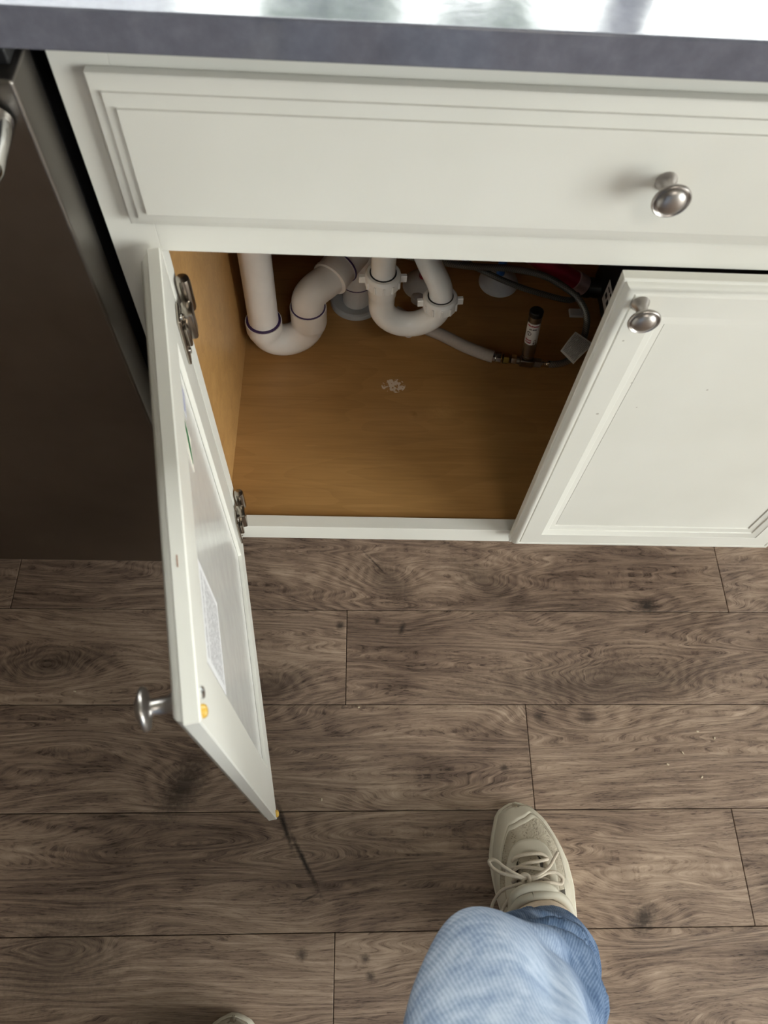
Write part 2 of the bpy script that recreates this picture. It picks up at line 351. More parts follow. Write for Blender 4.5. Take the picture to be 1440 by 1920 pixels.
def text_mesh(txt, size, extrude=.0001, bold=0):
    cu = bpy.data.curves.new('lettering', 'FONT'); cu.body = txt; cu.size = size; cu.align_x = 'CENTER'; cu.align_y = 'CENTER'; cu.extrude = extrude; cu.offset = bold
    cu.resolution_u = 3
    o = bpy.data.objects.new('lettering', cu); COL.objects.link(o)
    bpy.context.view_layer.update(); me = bpy.data.meshes.new_from_object(o.evaluated_get(bpy.context.evaluated_depsgraph_get()))
    bpy.data.objects.remove(o); bpy.data.curves.remove(cu); return me

# ------------------------------------------------------------------ room
DR = .0064; ROW = .15337; Y1 = -.0753
fl = bx('floor', plain('subfloor', srgb(60, 50, 44), .8), (WALL_L, WALL_R, WALL_F, WALL_B, -.06, -.0125), 0); struct(fl)
rows = {0: -.3355, 1: .2001, 2: .4787, 3: .7721, 4: .1901}; PL = 1.172; cache = {}
def plank(x0, x1, y0, y1):
    x0c, x1c = max(x0, WALL_L + .004), min(x1, WALL_R - .004); y0c, y1c = max(y0, WALL_F + .016), min(y1, WALL_B - .016)
    if x1c - x0c < .03 or y1c - y0c < .02: return
    key = (round(x1c - x0c, 3), round(y1c - y0c, 3))
    if key not in cache:
        bm = bmesh.new(); l, w = x1c - x0c - .0009, y1c - y0c - .0009
        box(bm, -l / 2, l / 2, -w / 2, w / 2, -.012, 0, .0007, 1); me = bpy.data.meshes.new('plank'); bmesh.ops.recalc_face_normals(bm, faces=bm.faces); bm.to_mesh(me); bm.free(); me.materials.append(PLANK); cache[key] = me
    o = bpy.data.objects.new('plank', cache[key]); COL.objects.link(o); o.parent = fl; o.location = ((x0c + x1c) / 2, (y0c + y1c) / 2, 0)
for i in range(-4, 24):
    j = rows.get(i, -.3 + ((i * .41) % 1) * PL); yt = Y1 + ROW - i * ROW
    k0 = math.floor((WALL_L - j) / PL)
    for k in range(k0, k0 + 7): plank(j + k * PL, j + (k + 1) * PL, yt - ROW, yt)
fl.rotation_euler = (0, 0, DR); 
for n_, d in (('wall_left', (WALL_L - .1, WALL_L, WALL_F, WALL_B, -.06, CEIL)), ('ceiling', (WALL_L - .1, WALL_R + .1, WALL_F - .1, WALL_B + .12, CEIL, CEIL + .1))):
    struct(bx(n_, CEILM if n_ == 'ceiling' else WALLM, d, 0))
def wall_hole(name, y0, y1, hx0, hx1, hz0, hz1, X0=WALL_L - .1, X1=WALL_R + .1):
    bm = bmesh.new()
    for d in ((X0, hx0, -.06, CEIL), (hx1, X1, -.06, CEIL), (hx0, hx1, -.06, hz0), (hx0, hx1, hz1, CEIL)):
        if d[3] - d[2] > .001: box(bm, d[0], d[1], y0, y1, d[2], d[3])
    return struct(fin(name, bm, WALLM))
wall_hole('wall_back', WALL_B, WALL_B + .12, -.8, 1.5, 1.05, 1.88)
struct(bx('wall_front', WALLM, (WALL_L - .1, WALL_R + .1, WALL_F - .1, WALL_F, -.06, CEIL), 0))
wall_right = wall_hole('wall_right', -.05, .05, -3.05, -.85, .03, 2.12, WALL_F, WALL_B)
wall_right.rotation_euler = (0, 0, R(90)); wall_right.location = (WALL_R + .05, 0, 0)
def window(name, x0, x1, z0, z1, y, mulls, sill=False):
    bm = bmesh.new(); box(bm, x0, x1, y - .03, y + .03, z0, z0 + .045, .004); box(bm, x0, x1, y - .03, y + .03, z1 - .045, z1, .004)
    box(bm, x0, x0 + .045, y - .03, y + .03, z0 + .04, z1 - .04, .004); box(bm, x1 - .045, x1, y - .03, y + .03, z0 + .04, z1 - .04, .004)
    w = struct(fin(name, bm, WHITE)); ms = [x0 + .045] + mulls + [x1 - .045]
    for m_ in mulls: bx('mullion', WHITE, (m_ - .03, m_ + .03, y - .028, y + .028, z0 + .04, z1 - .04), .004, w)
    for a, b in zip(ms, ms[1:]): bx('pane', GLASS, (a + .01, b - .01, y - .002, y + .002, z0 + .03, z1 - .03), 0, w)
    return w
w1 = window('window_1', -.8, 1.5, 1.05, 1.88, WALL_B + .08, [.62])
d1 = window('door_1', -3.05, -.85, .03, 2.12, 0, [-1.95]); d1.rotation_euler = (0, 0, R(90)); d1.location = (WALL_R + .05, 0, 0)
bx('window_sill', WHITE, (-.84, 1.54, WALL_B - .03, WALL_B + .05, 1.03, 1.05), .003, w1)
for i, (x, z, s) in enumerate(((.66, 2.25, .19), (.10, 2.12, .20), (1.15, 1.3, .22), (-.5, 1.2, .16))):   # shrubs outside the sink window
    bm = bmesh.new(); bmesh.ops.create_icosphere(bm, subdivisions=4, radius=s)
    for v in bm.verts: v.co *= 1 + .45 * (noise.noise(v.co * 9 + Vector((i * 7, 0, 0)))) + .25 * noise.noise(v.co * 24)
    for f in bm.faces: f.smooth = False
    h = bm.verts; 
    box(bm, -.02, .02, -.02, .02, -z - .03, 0)
    o = fin('garden_shrub', bm, LEAF); o.location = (x, WALL_B + (1.45, 1.45, 1.2, .6)[i], z); tag(o, ['tall pale green garden shrub outside the window, nearest the mullion', 'wide pale green garden shrub outside, second left of the mullion', 'small low garden shrub outside, right of the window mullion', 'lowest garden shrub outside, close to the window glass'][i], 'shrub')
gw = bx('reflection_wall', plain('pale reflection wall', srgb(222, 222, 228), .9, 0, .06, 8), (-3.4, -.46, 2.3, 2.45, -.03, 3.2), .01); tag(gw, 'pale wall added outside the sink window on the left for the countertop reflection', 'wall')  # added unseen wall, brightens the left of the countertop reflection
gr = bx('trim_1', plain('garden ground', srgb(120, 125, 100), .9, 0, .2, 4), (-6, 6, WALL_B + .125, 9, -.1, -.03), 0); struct(gr)
pat = bx('trim_2', plain('patio concrete', srgb(170, 168, 162), .9, 0, .1, 4), (WALL_R + .105, 12, -8, WALL_B + .12, -.1, -.03), 0); struct(pat)
cl = empty('added_ceiling_light', 'round white ceiling light added out of view for a little fill', 'lamp', (.7, -1.5, CEIL))  # added fixture, out of view, housing the fill light
lt('base', WHITE, [(.2, -.001), (.2, -.03), (.17, -.035)], (0, 0, 0), (0, 0, 1), cl); lt('diffuser', LAMPM, [(.17, -.034), (.165, -.05), (.1, -.066), (.01, -.07)], (0, 0, 0), (0, 0, 1), cl)

# ------------------------------------------------------------------ sink base cabinet
CW, ZT = .875, .8785
cab = empty('sink_cabinet', 'off-white sink base cabinet with one door open, standing on dark planks', 'cabinet')
def P(name, d, m=PAINT, bev=.0015, parent=cab): return bx(name, m, d, bev, parent)
P('stile', (0, .040, 0, .019, .114, ZT), PAINT, .0005); P('stile', (CW - .04, CW, 0, .019, .114, ZT))
P('top_rail', (.040, CW - .04, 0, .019, .6869, ZT), PAINT, .0005); P('bottom_rail', (.040, CW - .04, 0, .019, .114, .1525), PAINT, .0005)
P('side_panel', (.006, .020, .019, .60, .114, ZT), MAPLE, 0); P('side_panel', (CW - .02, CW - .006, .019, .60, .114, ZT), MAPLE, 0)
P('shelf_floor', (.020, CW - .02, .019, .60, .128, .1420), SHELF, 0); P('back_panel', (.020, CW - .02, .588, .600, .142, ZT), MAPLE, 0)
P('toe_kick', (.0, CW, .075, .09, 0, .114), PAINT, 0); P('side_foot', (.006, .020, .09, .60, 0, .114), MAPLE, 0); P('side_foot', (CW - .02, CW - .006, .09, .60, 0, .114), MAPLE, 0)
def knob(parent, x, y, z, r=.0146):
    k = lt('knob', NICKEL, [(.0085, 0), (.0075, -.003), (.0055, -.006), (.0052, -.016), (.0075, -.0185), (r * .93, -.0195), (r, -.0210), (r * .99, -.0224), (r * .93, -.0232), (r * .86, -.0226), (r * .82, -.0216), (r * .79, -.0216), (r * .76, -.0230), (r * .66, -.0248), (r * .45, -.0264), (r * .22, -.0271), (.0006, -.0273)], (x, y, z), (0, 1, 0), parent, 36, None, 60)
    return k
# false drawer front: stepped convex edges
X0, X1, Z0, Z1 = .0240, CW - .0240, .7230, .8500
bm = bmesh.new(); w, h = X1 - X0, Z1 - Z0
last = rings_rect(bm, [(.004, 0), (0, -.001), (0, -.0082), (.0012, -.0096), (.0086, -.0124), (.0096, -.0127), (.0099, -.0145), (.0172, -.0170), (.0184, -.0174), (.0187, -.0192), (.0205, -.0197), (.03, -.0197)], w, h); bm.faces.new(last)
df = fin('drawer_front', bm, PAINT, cab, 40, wn=True); df.location = (X0, 0, Z0)
knob(df, .4402 - X0 + .001, -.0197, .7905 - Z0 + .001)
BEAD = [(0, -.0105), (.0008, -.0113), (.0030, -.0114), (.0035, -.0126), (.0050, -.0155), (.0076, -.0176), (.0102, -.0182), (.0122, -.0176), (.0128, -.0164), (.0142, -.0176)]
def door(name, w, h):
    # frame: bead, flat, moulding down to the panel on the front; flat back with a recessed panel
    bm = bmesh.new()
    back = [(.056, -.005), (.055, -.0005), (.0535, 0), (.001, 0), (0, -.001)]
    front = BEAD + [(.040, -.0178), (.0405, -.0172), (.0478, -.0145), (.0486, -.0139), (.0490, -.0130), (.0565, -.0112), (.0575, -.0095)]
    rings_rect(bm, back + front, w, h)
    return fin(name, bm, PAINT, cab, 40, wn=True)
DW = .4005; DZ0, DZ1 = .1440, .6870; DH = DZ1 - DZ0
rd = door('cabinet_door', DW, DH); rd.location = (.4439, -.004, DZ0); lab(rd, 'closed right door')
P('door_panel', (.0578, DW - .0578, -.0098, -.0045, .0578, DH - .0578), PAINT, .0003, rd)
knob(rd, .4650 - .4439, -.0178, .664 - DZ0)
ODZ = .130; OH = .698 - ODZ
od = door('cabinet_door', DW + .003, OH); od.location = (.0418, -.008, .130); od.rotation_euler = (0, 0, R(-79.0)); lab(od, 'open left door')
OW = DW + .003
P('door_panel', (.0565, OW - .0565, -.0098, -.0052, .0565, OH - .0565), plain('glossy white panel', srgb(222, 221, 218), .18), .0003, od)
knob(od, OW - .022, -.0178, OH - .028)
# euro hinges (cup flange and arm on the open door, plate on the frame)
for zc in (.478, .070):
    hg = bx('hinge', HINGE, (.006, .030, .0002, .0032, zc - .030, zc + .030), .001, od)
    bm = bmesh.new(); box(bm, -.007, .012, .003, .014, zc - .016, zc + .018, .0025); box(bm, .010, .024, .003, .0085, zc - .012, zc + .012, .002)
    fin('hinge_arm', bm, HINGE, hg)
    for dz in (.023, -.023): lt('hinge_screw', CHROME, [(.0032, 0), (.0032, .0014), (.001, .0018)], (.018, .0032, zc + dz), (0, 1, 0), hg, 12)
    hp = lt('hinge_plate', HINGE, [(.0005, -.004), (.0062, -.003), (.0068, .0), (.0068, .032), (.006, .036), (.0005, .037)], (.0478, .0105, ODZ + zc), (0, 0, 1), cab, 16)
for zc in (OH - .0045, .0105):
    lt('bumper', BUMPER, [(.0045, 0), (.0045, .0016), (.0036, .0030), (.0018, .0037), (.0003, .0038)], (OW - .0055 - (.003 if zc > .1 else 0), 0, zc - (.003 if zc > .1 else 0)), (0, 1, 0), od, 18)
lt('knob_screw', SCREW, [(.0042, 0), (.0042, .0008), (.003, .0018), (.0005, .0021)], (OW - .022, 0, OH - .0135), (0, 1, 0), od, 16)
# printed matter inside the open door
pv = -.0050
lab(quad_uv('paper_label', [(.251, pv, .479), (.337, pv, .479), (.337, pv, .377), (.251, pv, .377)][::-1], mk_print('small print', srgb(232, 231, 233), srgb(120, 116, 120), (16, 34), .44, 26.0, (.78, .84)), od, -.0004), 'white paper label covered in small print')
def blob_sticker(name, pts, mat, parent, y=pv, t=.0005):
    bm = bmesh.new(); a = [bm.verts.new((x, y, z)) for x, z in pts]; f = bm.faces.new(a)
    e = bmesh.ops.extrude_face_region(bm, geom=[f]); bmesh.ops.translate(bm, vec=(0, t, 0), verts=[v for v in e['geom'] if isinstance(v, bmesh.types.BMVert)])
    return fin(name, bm, mat, parent)
blue = lab(quad_uv('stamp', [(.074, pv, .494), (.104, pv, .494), (.104, pv, .462), (.074, pv, .462)][::-1], mk_print('blue stamp print', srgb(220, 219, 220), srgb(74, 84, 160), (11, 8), .36, 4.0), od, -.0003), 'stamped blue lettering')
gs = lab(blob_sticker('sticker', [(.116, .484), (.146, .480), (.150, .446), (.136, .452), (.118, .452)], TORN, od), 'torn sticker with a green leaf')
blob_sticker('green_print', [(.118, .482), (.126, .481), (.138, .468), (.147, .454), (.144, .453), (.132, .458), (.121, .470)], INKG, gs, pv + .0006, .0002)
bm = bmesh.new(); box(bm, OW - .115, OW - .106, -.0024, -.0001, OH + .0, OH + .0003)
ding = fin('scuff', bm, plain('bare wood scuff', srgb(150, 110, 84), .8), od)
ding.scale = (1, .35, 1); ding.location = (0, -.006, 0)

# ------------------------------------------------------------------ countertop
ct = bx('countertop', QUARTZ, (-.80, 1.02, -.0362, .655, .8802, .9065), .0022, None, 3)
tag(ct, 'blue grey quartz countertop with a straight front edge over the cabinet', 'countertop')

# ------------------------------------------------------------------ dishwasher
dw = empty('dishwasher', 'dark stainless steel dishwasher left of the open cabinet door', 'dishwasher', (-.31, 0, 0))
def D(name, d, m=STEEL, bev=.002): return bx(name, m, (d[0] + .31, d[1] + .31, *d[2:]), bev, dw)
D('tub', (-.60, -.0145, .012, .58, .02, .872), TUB, .003)
D('door_panel', (-.606, -.0085, -.045, -.001, .118, .866), STEEL, .003)
D('console', (-.600, -.0125, -.030, -.001, .866, .8775), BLACK, .002)
D('toe_panel', (-.60, -.014, .06, .075, .0, .11), BLACK, .002)
bm = bmesh.new(); zc = .828
tube(bm, smooth_path([(-.028 + .31, -.047, zc + .012), (-.0285 + .31, -.070, zc + .009), (-.036 + .31, -.086, zc), (-.07 + .31, -.092, zc), (-.31 + .31, -.094, zc), (-.56 + .31, -.092, zc), (-.594 + .31, -.086, zc), (-.601 + .31, -.070, zc + .009), (-.602 + .31, -.047, zc + .012)], 8), .0115, 18, flat=1.0)
hd = fin('handle', bm, CHROME, dw, 60); lab(hd, 'polished curved handle')

# ------------------------------------------------------------------ drain: standpipe, trap, elbow, stack
FZ = .142
dr = empty('drain_pipe', 'white drain pipe with purple-primed joints and deep U-bend beside the left cabinet wall', 'pipe', (.207, .455, FZ))
O = Vector((-.207, -.455, -FZ))
def dp(p): return Vector(p) + O
r = .0242; ro = .0295
L_ = Vector((.0585, .335, 0)); Rr = Vector((.1300, .3530, 0)); zl, zr = .222, .237
tb('standpipe', PVC, [dp((L_.x + .002, L_.y, .86)), dp((L_.x, L_.y, zl - .02))], r, dr, 1, 32, smooth=False)
mid = (L_ + Rr) / 2; ux = (Rr - L_).normalized(); rad = (Rr - L_).length / 2; zb = .204
pts = [dp((L_.x, L_.y, zl)), dp((L_.x, L_.y, zl - .012))] + [dp(p) for p in arc((mid.x, mid.y, zb), -ux, (0, 0, -1), rad, 0, math.pi, 20)] + [dp((Rr.x, Rr.y, zr - .012)), dp((Rr.x, Rr.y, zr))]
n_ = len(pts); ra = [ro if (i < 3 or i > n_ - 4) else (ro - .0015 if i in (3, n_ - 4) else .0262) for i in range(n_)]
bm = bmesh.new(); tube(bm, pts, ra, 32); fin('u_bend', bm, PVC, dr, 50)
def ring(c, ax, r_, m=PURPLE, h=.003, name='primer_ring', par=dr, off=O):
    c = Vector(c) + off
    return lt(name, m, [(r_ - .0035, 0), (r_, .0006), (r_, h - .0006), (r_ - .0035, h)], c, ax, par, 32)
ring((L_.x, L_.y, zl - .001), (0, 0, 1), ro - .0015); ring((Rr.x, Rr.y, zr - .001), (0, 0, 1), ro - .0015)
ST = Vector((.207, .455, 0)); TE = Vector((ST.x, ST.y, .272))
EL = [Vector(p) for p in ((Rr.x, Rr.y, zr - .01), (Rr.x, Rr.y, .246), (.1312, .3545, .2535), (.1365, .3600, .2600), (.1455, .3690, .2632), (.1560, .3790, .2640), (.1650, .3885, .2645))]
bm = bmesh.new(); tube(bm, [dp(p) for p in smooth_path(EL, 5)], .0262, 32); fin('elbow', bm, PVC, dr, 50)
ad = (TE - EL[-1]).normalized()
lt('elbow_hub', PVC, [(.0262, -.003), (.0305, -.002), (.0305, .004), (.0292, .005), (.0292, .030), (.028, .032)], dp(EL[-1]), ad, dr, 32)
ring(EL[-1] + ad * .028, ad, .0312); lt('mould_tab', PVC, [(.0045, 0), (.0045, .004), (.004, .005)], dp(EL[3] + Vector((-.022, -.012, .004))), (-.8, -.5, .1), dr, 4)
lt('stack_pipe', PVC, [(r, 0), (r, .075)], dp((ST.x, ST.y, FZ)), (0, 0, 1), dr, 32)
bm = bmesh.new(); lathe(bm, [(.0255, 0), (ro, .001), (ro, .030), (.031, .036), (.031, .105), (ro, .112), (ro, .14), (.026, .142)], dp((ST.x, ST.y, FZ + .054)), (0, 0, 1), 32)
lathe(bm, [(.0295, -.006), (.0300, .036)], dp(EL[-1] + ad * .033), ad, 32)
fin('tee', bm, PVC, dr, 40); ring((ST.x, ST.y, FZ + .0525), (0, 0, 1), ro + .0004, PURPLE, .0026)
lt('upper_stack', PVC, [(r, 0), (r, .5)], dp((ST.x, ST.y, FZ + .19)), (0, 0, 1), dr, 28)
lab(lt('floor_flange', GREYPVC, [(.0455, .0), (.046, .003), (.0445, .008), (.041, .0105), (.037, .0095), (.029, .006), (.0255, .006)], dp((ST.x - .001, ST.y + .001, FZ)), (0, 0, 1), dr, 44), 'wide grey flange')

# ------------------------------------------------------------------ sink trap with slip nuts
tr = empty('sink_trap', 'white tubular sink trap with two lugged slip nuts hanging under the sink', 'pipe', (.292, .31, FZ))
O2 = Vector((-.292, -.31, -FZ)); q2 = lambda p: Vector(p) + O2
A = Vector((.2455, .310, 0)); B = Vector((.3345, .3130, 0)); za, zbn = .352, .300; r2 = .0192
tb('tailpiece', PVC2, [q2((A.x, A.y, .86)), q2((A.x, A.y, za - .02))], .0178, tr, 1, 28, smooth=False)
mid = (A + B) / 2; ux = (B - A).normalized(); rad = (B - A).length / 2; zj = .2945
pts = [q2((A.x, A.y, za - .004)), q2((A.x, A.y, .318)), q2((A.x, A.y, .316)), q2((A.x, A.y, .300))] + [q2(p) for p in arc((mid.x, mid.y, zj), -ux, (0, 0, -1), rad, 0.02, math.pi, 22)] + [q2((B.x, B.y, zbn - .002))]
bm = bmesh.new(); tube(bm, pts, [.0212, .0212, .0200] + [.0196] * (len(pts) - 3), 32); fin('j_bend', bm, PVC2, tr, 50)
def nut(c, ax, nm='slip_nut'):
    bm = bmesh.new(); c = q2(c); F = frame_from(ax)
    lathe(bm, [(.0205, -.013), (.0262, -.012), (.0265, .003), (.0258, .0065), (.0238, .0085), (.0198, .0085), (.0196, .004)], c, ax, 36)
    for i in range(12):
        a = 2 * math.pi * i / 12 + .06; m = Matrix.Translation(c) @ F.to_4x4() @ Matrix.Rotation(a, 4, 'Z')
        if i % 6 == 3: box(bm, .025, .0350, -.0034, .0034, -.009, .003, .0008, 1, m)
        else: box(bm, .0255, .0282, -.0016, .0016, -.011, .002, .0005, 1, m)
    n = fin(nm, bm, PVC2, tr)
    lt('gasket', BLACK, [(.0182, .0), (.0196, .0), (.0196, .0091), (.0182, .0091)], c, ax, n, 32); return n
nut((A.x, A.y, za - .001), (0, 0, 1)); nut((B.x, B.y, zbn + .004), (-.05, .05, 1))
tb('trap_arm', PVC2, [q2(p) for p in ((B.x, B.y, zbn - .008), (B.x - .0005, B.y + .001, zbn + .018), (B.x - .006, B.y + .006, zbn + .035), (B.x - .022, B.y + .022, .358), (.285, .375, .392), (.24, .43, .405), (.207, .447, .41))], .0180, tr, 8, 28)

# ------------------------------------------------------------------ supply lines on the cabinet floor
hs = empty('supply_hose', 'thick grey sheathed hose lying on the cabinet floor from under the trap to brass fittings', 'hose', (.36, .37, FZ))
h0 = lambda p: Vector(p) - Vector((.36, .37, FZ))
tb('sheath', GREYHOSE, [h0((x, y, .1535)) for x, y in ((.2760, .424), (.3251, .3905), (.3571, .3735), (.3930, .3515), (.4244, .3363), (.4420, .3301))], .0105, hs, 8, 18)
lt('ferrule', CHROME, [(.0095, 0), (.0095, .004), (.0082, .005), (.0095, .006), (.0095, .014), (.0075, .016)], h0((.441, .3302, .1535)), (.98, -.14, 0), hs, 8)
lt('ferrule', CHROME, [(.0115, 0), (.0115, .004), (.0095, .005), (.0115, .006), (.0115, .014), (.0095, .016)], h0((.3172, .395, .1540)), (.85, -.52, 0), hs, 10)
lt('brass_nut', BRASS, [(.007, 0), (.0098, .001), (.0098, .010), (.007, .0115)], h0((.4585, .3278, .1535)), (.98, -.12, 0), hs, 6)
lt('hex_nut', CHROME, [(.006, 0), (.0088, .001), (.0088, .0095), (.0055, .0105)], h0((.4715, .3262, .1535)), (.98, -.15, 0), hs, 6)
ha = empty('hammer_arrestor', 'upright steel water hammer arrestor with a white and red label standing on a tee fitting', 'plumbing fitting', (.499, .322, FZ))
g0 = lambda p: Vector(p) - Vector((.499, .322, FZ))
tee = bx('tee_fitting', GALV, (-.0115, .0115, -.0075, .0075, .0035, .019), .002, ha); tee.rotation_euler = (0, 0, -.12)
lt('fitting_neck', GALV, [(.0062, 0), (.0062, .005), (.0052, .006), (.0052, .009)], g0((.4815, .3242, .1535)), (.98, -.14, 0), ha, 14)
lt('end_nut', GALV, [(.007, 0), (.0085, .001), (.0085, .012), (.007, .013)], g0((.5105, .3198, .1535)), (.99, -.1, 0), ha, 6)
ax = (Vector((.4935, .345, .262)) - Vector((.499, .3235, .158))).normalized(); ab = g0((.499, .3235, .160))
ax = Vector((ax.x, ax.y * .55, ax.z)).normalized()
lt('collar', GALV, [(.0055, 0), (.0055, .003), (.0095, .004), (.0105, .006), (.0105, .009), (.009, .010)], ab, ax, ha, 20)
arr = lt('cylinder', GALV, [(.008, .010), (.0108, .012), (.0108, .097), (.0098, .098)], ab, ax, ha, 28)
lt('cap', BLACK, [(.0112, .0955), (.0114, .0965), (.0114, .1030), (.010, .1045), (.0005, .1045)], ab, ax, ha, 24)
# label wrapped on the cylinder, facing the front
F = frame_from(ax); toc = (Vector((.21, -.506, 1.17)) - Vector((.499, .33, .2))); toc = (toc - ax * toc.dot(ax)).normalized(); sx = ax.cross(toc).normalized()
def wrap(me, rr, z0, name, mat, parent, ph=0.0):
    for v in me.vertices:
        a = v.co.x / rr + ph; zz = z0 + v.co.y; rad_ = rr + v.co.z
        v.co = ab + ax * zz + (toc * math.cos(a) + sx * math.sin(a)) * rad_
    return link(name, me, mat, parent)
bm = bmesh.new(); N = 16; half = .0145; zlo, zhi = .040, .084; cr = .004; gridv = {}
def lv(x, y): return bm.verts.new((x, y, 0))
cols = []
for i in range(N + 1):
    x = -half + 2 * half * i / N; e = max(0, abs(x) - (half - cr)); inset = cr - math.sqrt(max(0, cr * cr - e * e))
    cols.append((lv(x, zlo + inset), lv(x, zhi - inset)))
for a_, b_ in zip(cols, cols[1:]): bm.faces.new((a_[0], b_[0], b_[1], a_[1]))
me = bpy.data.meshes.new('label'); bm.to_mesh(me); bm.free(); me.materials.append(PAPER)
lbl = wrap(me, .01095, 0, 'label', PAPER, ha); lab(lbl, 'white label with red lettering')
def ltext(t, s, x, y, mat, bold=.0002):
    me = text_mesh(t, s, .00004, bold)
    for v in me.vertices: v.co.x += x; v.co.y += y
    return wrap(me, .01105, 0, 'lettering', mat, lbl)
ltext('MiniRester', .0046, 0, 0.0795, INKR); ltext('AA SIZE', .0036, 0, 0.0725, INKB); ltext('Sioux', .0050, -.0050, 0.0500, INKR); ltext('Chief', .0050, -.0050, 0.0448, INKR)
bm = bmesh.new()
for a0, b0, rr_ in ((-.0055, .0605, .0042), (-.0055, .0605, .0032)): pass
ringo = [((math.cos(t_) * .0042 - .0055, math.sin(t_) * .0042 + .0635), (math.cos(t_) * .0033 - .0055, math.sin(t_) * .0033 + .0635)) for t_ in [2 * math.pi * i / 24 for i in range(25)]]
for (o1, i1), (o2, i2) in zip(ringo, ringo[1:]): bm.faces.new([bm.verts.new((*p_, 0)) for p_ in (o1, o2, i2, i1)])
bm.faces.new([bm.verts.new((*p_, 0)) for p_ in ((-.0095, 0.0630), (-.0015, 0.0630), (-.0015, 0.0640), (-.0095, 0.0640))]); bm.faces.new([bm.verts.new((*p_, 0)) for p_ in ((-.0060, 0.0596), (-.0050, 0.0596), (-.0050, 0.0673), (-.0060, 0.0673))])
me = bpy.data.meshes.new('mark'); bm.to_mesh(me); bm.free(); wrap(me, .01108, 0, 'mark', INKB, lbl)
bm = bmesh.new(); bm.faces.new([bm.verts.new((x * .001, y * .001, 0)) for x, y in ((3, 38.5), (10, 38.5), (9.2, 43), (9.8, 47), (8.8, 50.5), (6, 51), (4.6, 48.5), (5.2, 45.5), (3.8, 43.5), (4.8, 41))])
bmesh.ops.triangulate(bm, faces=bm.faces); me = bpy.data.meshes.new('emblem'); bm.to_mesh(me); bm.free(); wrap(me, .01107, 0, 'emblem', INKB, lbl)

bh = empty('braided_hose', 'grey braided hose with a paper tag curving up from the tee fitting', 'hose', (.59, .36, FZ))
b0 = lambda p: Vector(p) - Vector((.59, .36, FZ))
tb('braided_sleeve', BRAID, [b0(p) for p in ((.5360, .3172, .1535), (.5473, .3173, .1535), (.5681, .3241, .1535), (.5899, .3434, .160), (.6036, .3789, .170), (.6032, .4014, .185), (.5877, .4231, .200), (.5543, .4402, .215), (.5148, .4470, .230), (.4570, .4428, .245), (.3913, .4295, .260), (.3286, .4237, .275), (.2716, .4132, .300), (.25, .41, .34))], .0058, bh, 8, 14)
bm = bmesh.new(); ex = (1, -.03, 0); lathe(bm, [(.0058, 0), (.0066, .001), (.0066, .004), (.0058, .005), (.0058, .009), (.0066, .010), (.0066, .014), (.006, .016)], b0((.5225, .3185, .1535)), ex, 14); fin('crimp', bm, CHROME, bh)
tag_m = mk_print('hose tag print', srgb(205, 203, 198), srgb(92, 90, 92), (3, 30), .4, 17.0)
bm = bmesh.new(); uvl = bm.loops.layers.uv.verify(); c = [Vector(p) for p in ((.5552, .3346, .168), (.5765, .3120, .162), (.6130, .3440, .176), (.5804, .3640, .184))]
G = {}
for i in range(9):
    for j in range(7):
        u, v = i / 8, j / 6; p_ = (c[0] * (1 - v) + c[1] * v) * (1 - u) + (c[3] * (1 - v) + c[2] * v) * u
        G[i, j] = bm.verts.new(b0(p_ + Vector((0, 0, .004 * math.sin(math.pi * u)))))
for i in range(8):
    for j in range(6):
        f = bm.faces.new((G[i, j], G[i + 1, j], G[i + 1, j + 1], G[i, j + 1]))
        for lp, (a_, b_) in zip(f.loops, ((i, j), (i + 1, j), (i + 1, j + 1), (i, j + 1))): lp[uvl].uv = (a_ / 8, b_ / 6)
e = bmesh.ops.extrude_face_region(bm, geom=list(bm.faces)); bmesh.ops.translate(bm, vec=(0, 0, -.0004), verts=[v for v in e['geom'] if isinstance(v, bmesh.types.BMVert)])
lab(fin('tag', bm, tag_m, bh, 60), 'white paper tag folded around the hose')
b2 = empty('thin_hose', 'thin pale hose crossing in front of the blue pipe at the back of the cabinet', 'hose', (.48, .42, FZ))
tb('sleeve', BRAID2, [Vector(p) - Vector((.48, .42, FZ)) for p in ((.592, .443, .188), (.5724, .4189, .200), (.5252, .4189, .212), (.4863, .4203, .224), (.4484, .4261, .236), (.4112, .4353, .248), (.3874, .4377, .262), (.36, .44, .30), (.35, .44, .36))], .0050, b2, 8, 12)
lt('end_nut', GALV, [(.005, -.016), (.0075, -.015), (.0075, .0), (.005, .001)], Vector((.35, .44, .36)) - Vector((.48, .42, FZ)), (-.16, 0, 1), b2, 8)
for nm, m_, x, y, s, lb in (('blue_supply_pipe', BLUE, .4655, .511, .036, 'blue supply pipe rising through a white floor plate at the back'), ('red_supply_pipe', RED, .326, .497, .036, 'red supply pipe rising through a white floor plate behind the trap')):
    sp = empty(nm, lb, 'pipe', (x, y, FZ))
    lt('pipe', m_, [(.0078, 0), (.0078, .45)], (0, 0, 0), (0, 0, 1), sp, 16)
    lab(lt('floor_plate', ESC, [(s, 0), (s, .004), (s * .92, .010), (s * .5, .020), (.011, .024), (.0085, .024)], (0, 0, 0), (0, 0, 1), sp, 36), 'white dished plate')
w_ = lt('plastic_cap', ESC, [(.014, 0), (.014, .004), (.012, .010), (.004, .013)], (.3180, .4640, FZ), (0, 0, 1), None, 24); tag(w_, 'small white plastic cap on the cabinet floor behind the trap bend', 'cap')
wt = empty('floor_tab', 'small round white tab screwed to the cabinet floor under the trap', 'tab', (.2985, .3885, FZ))
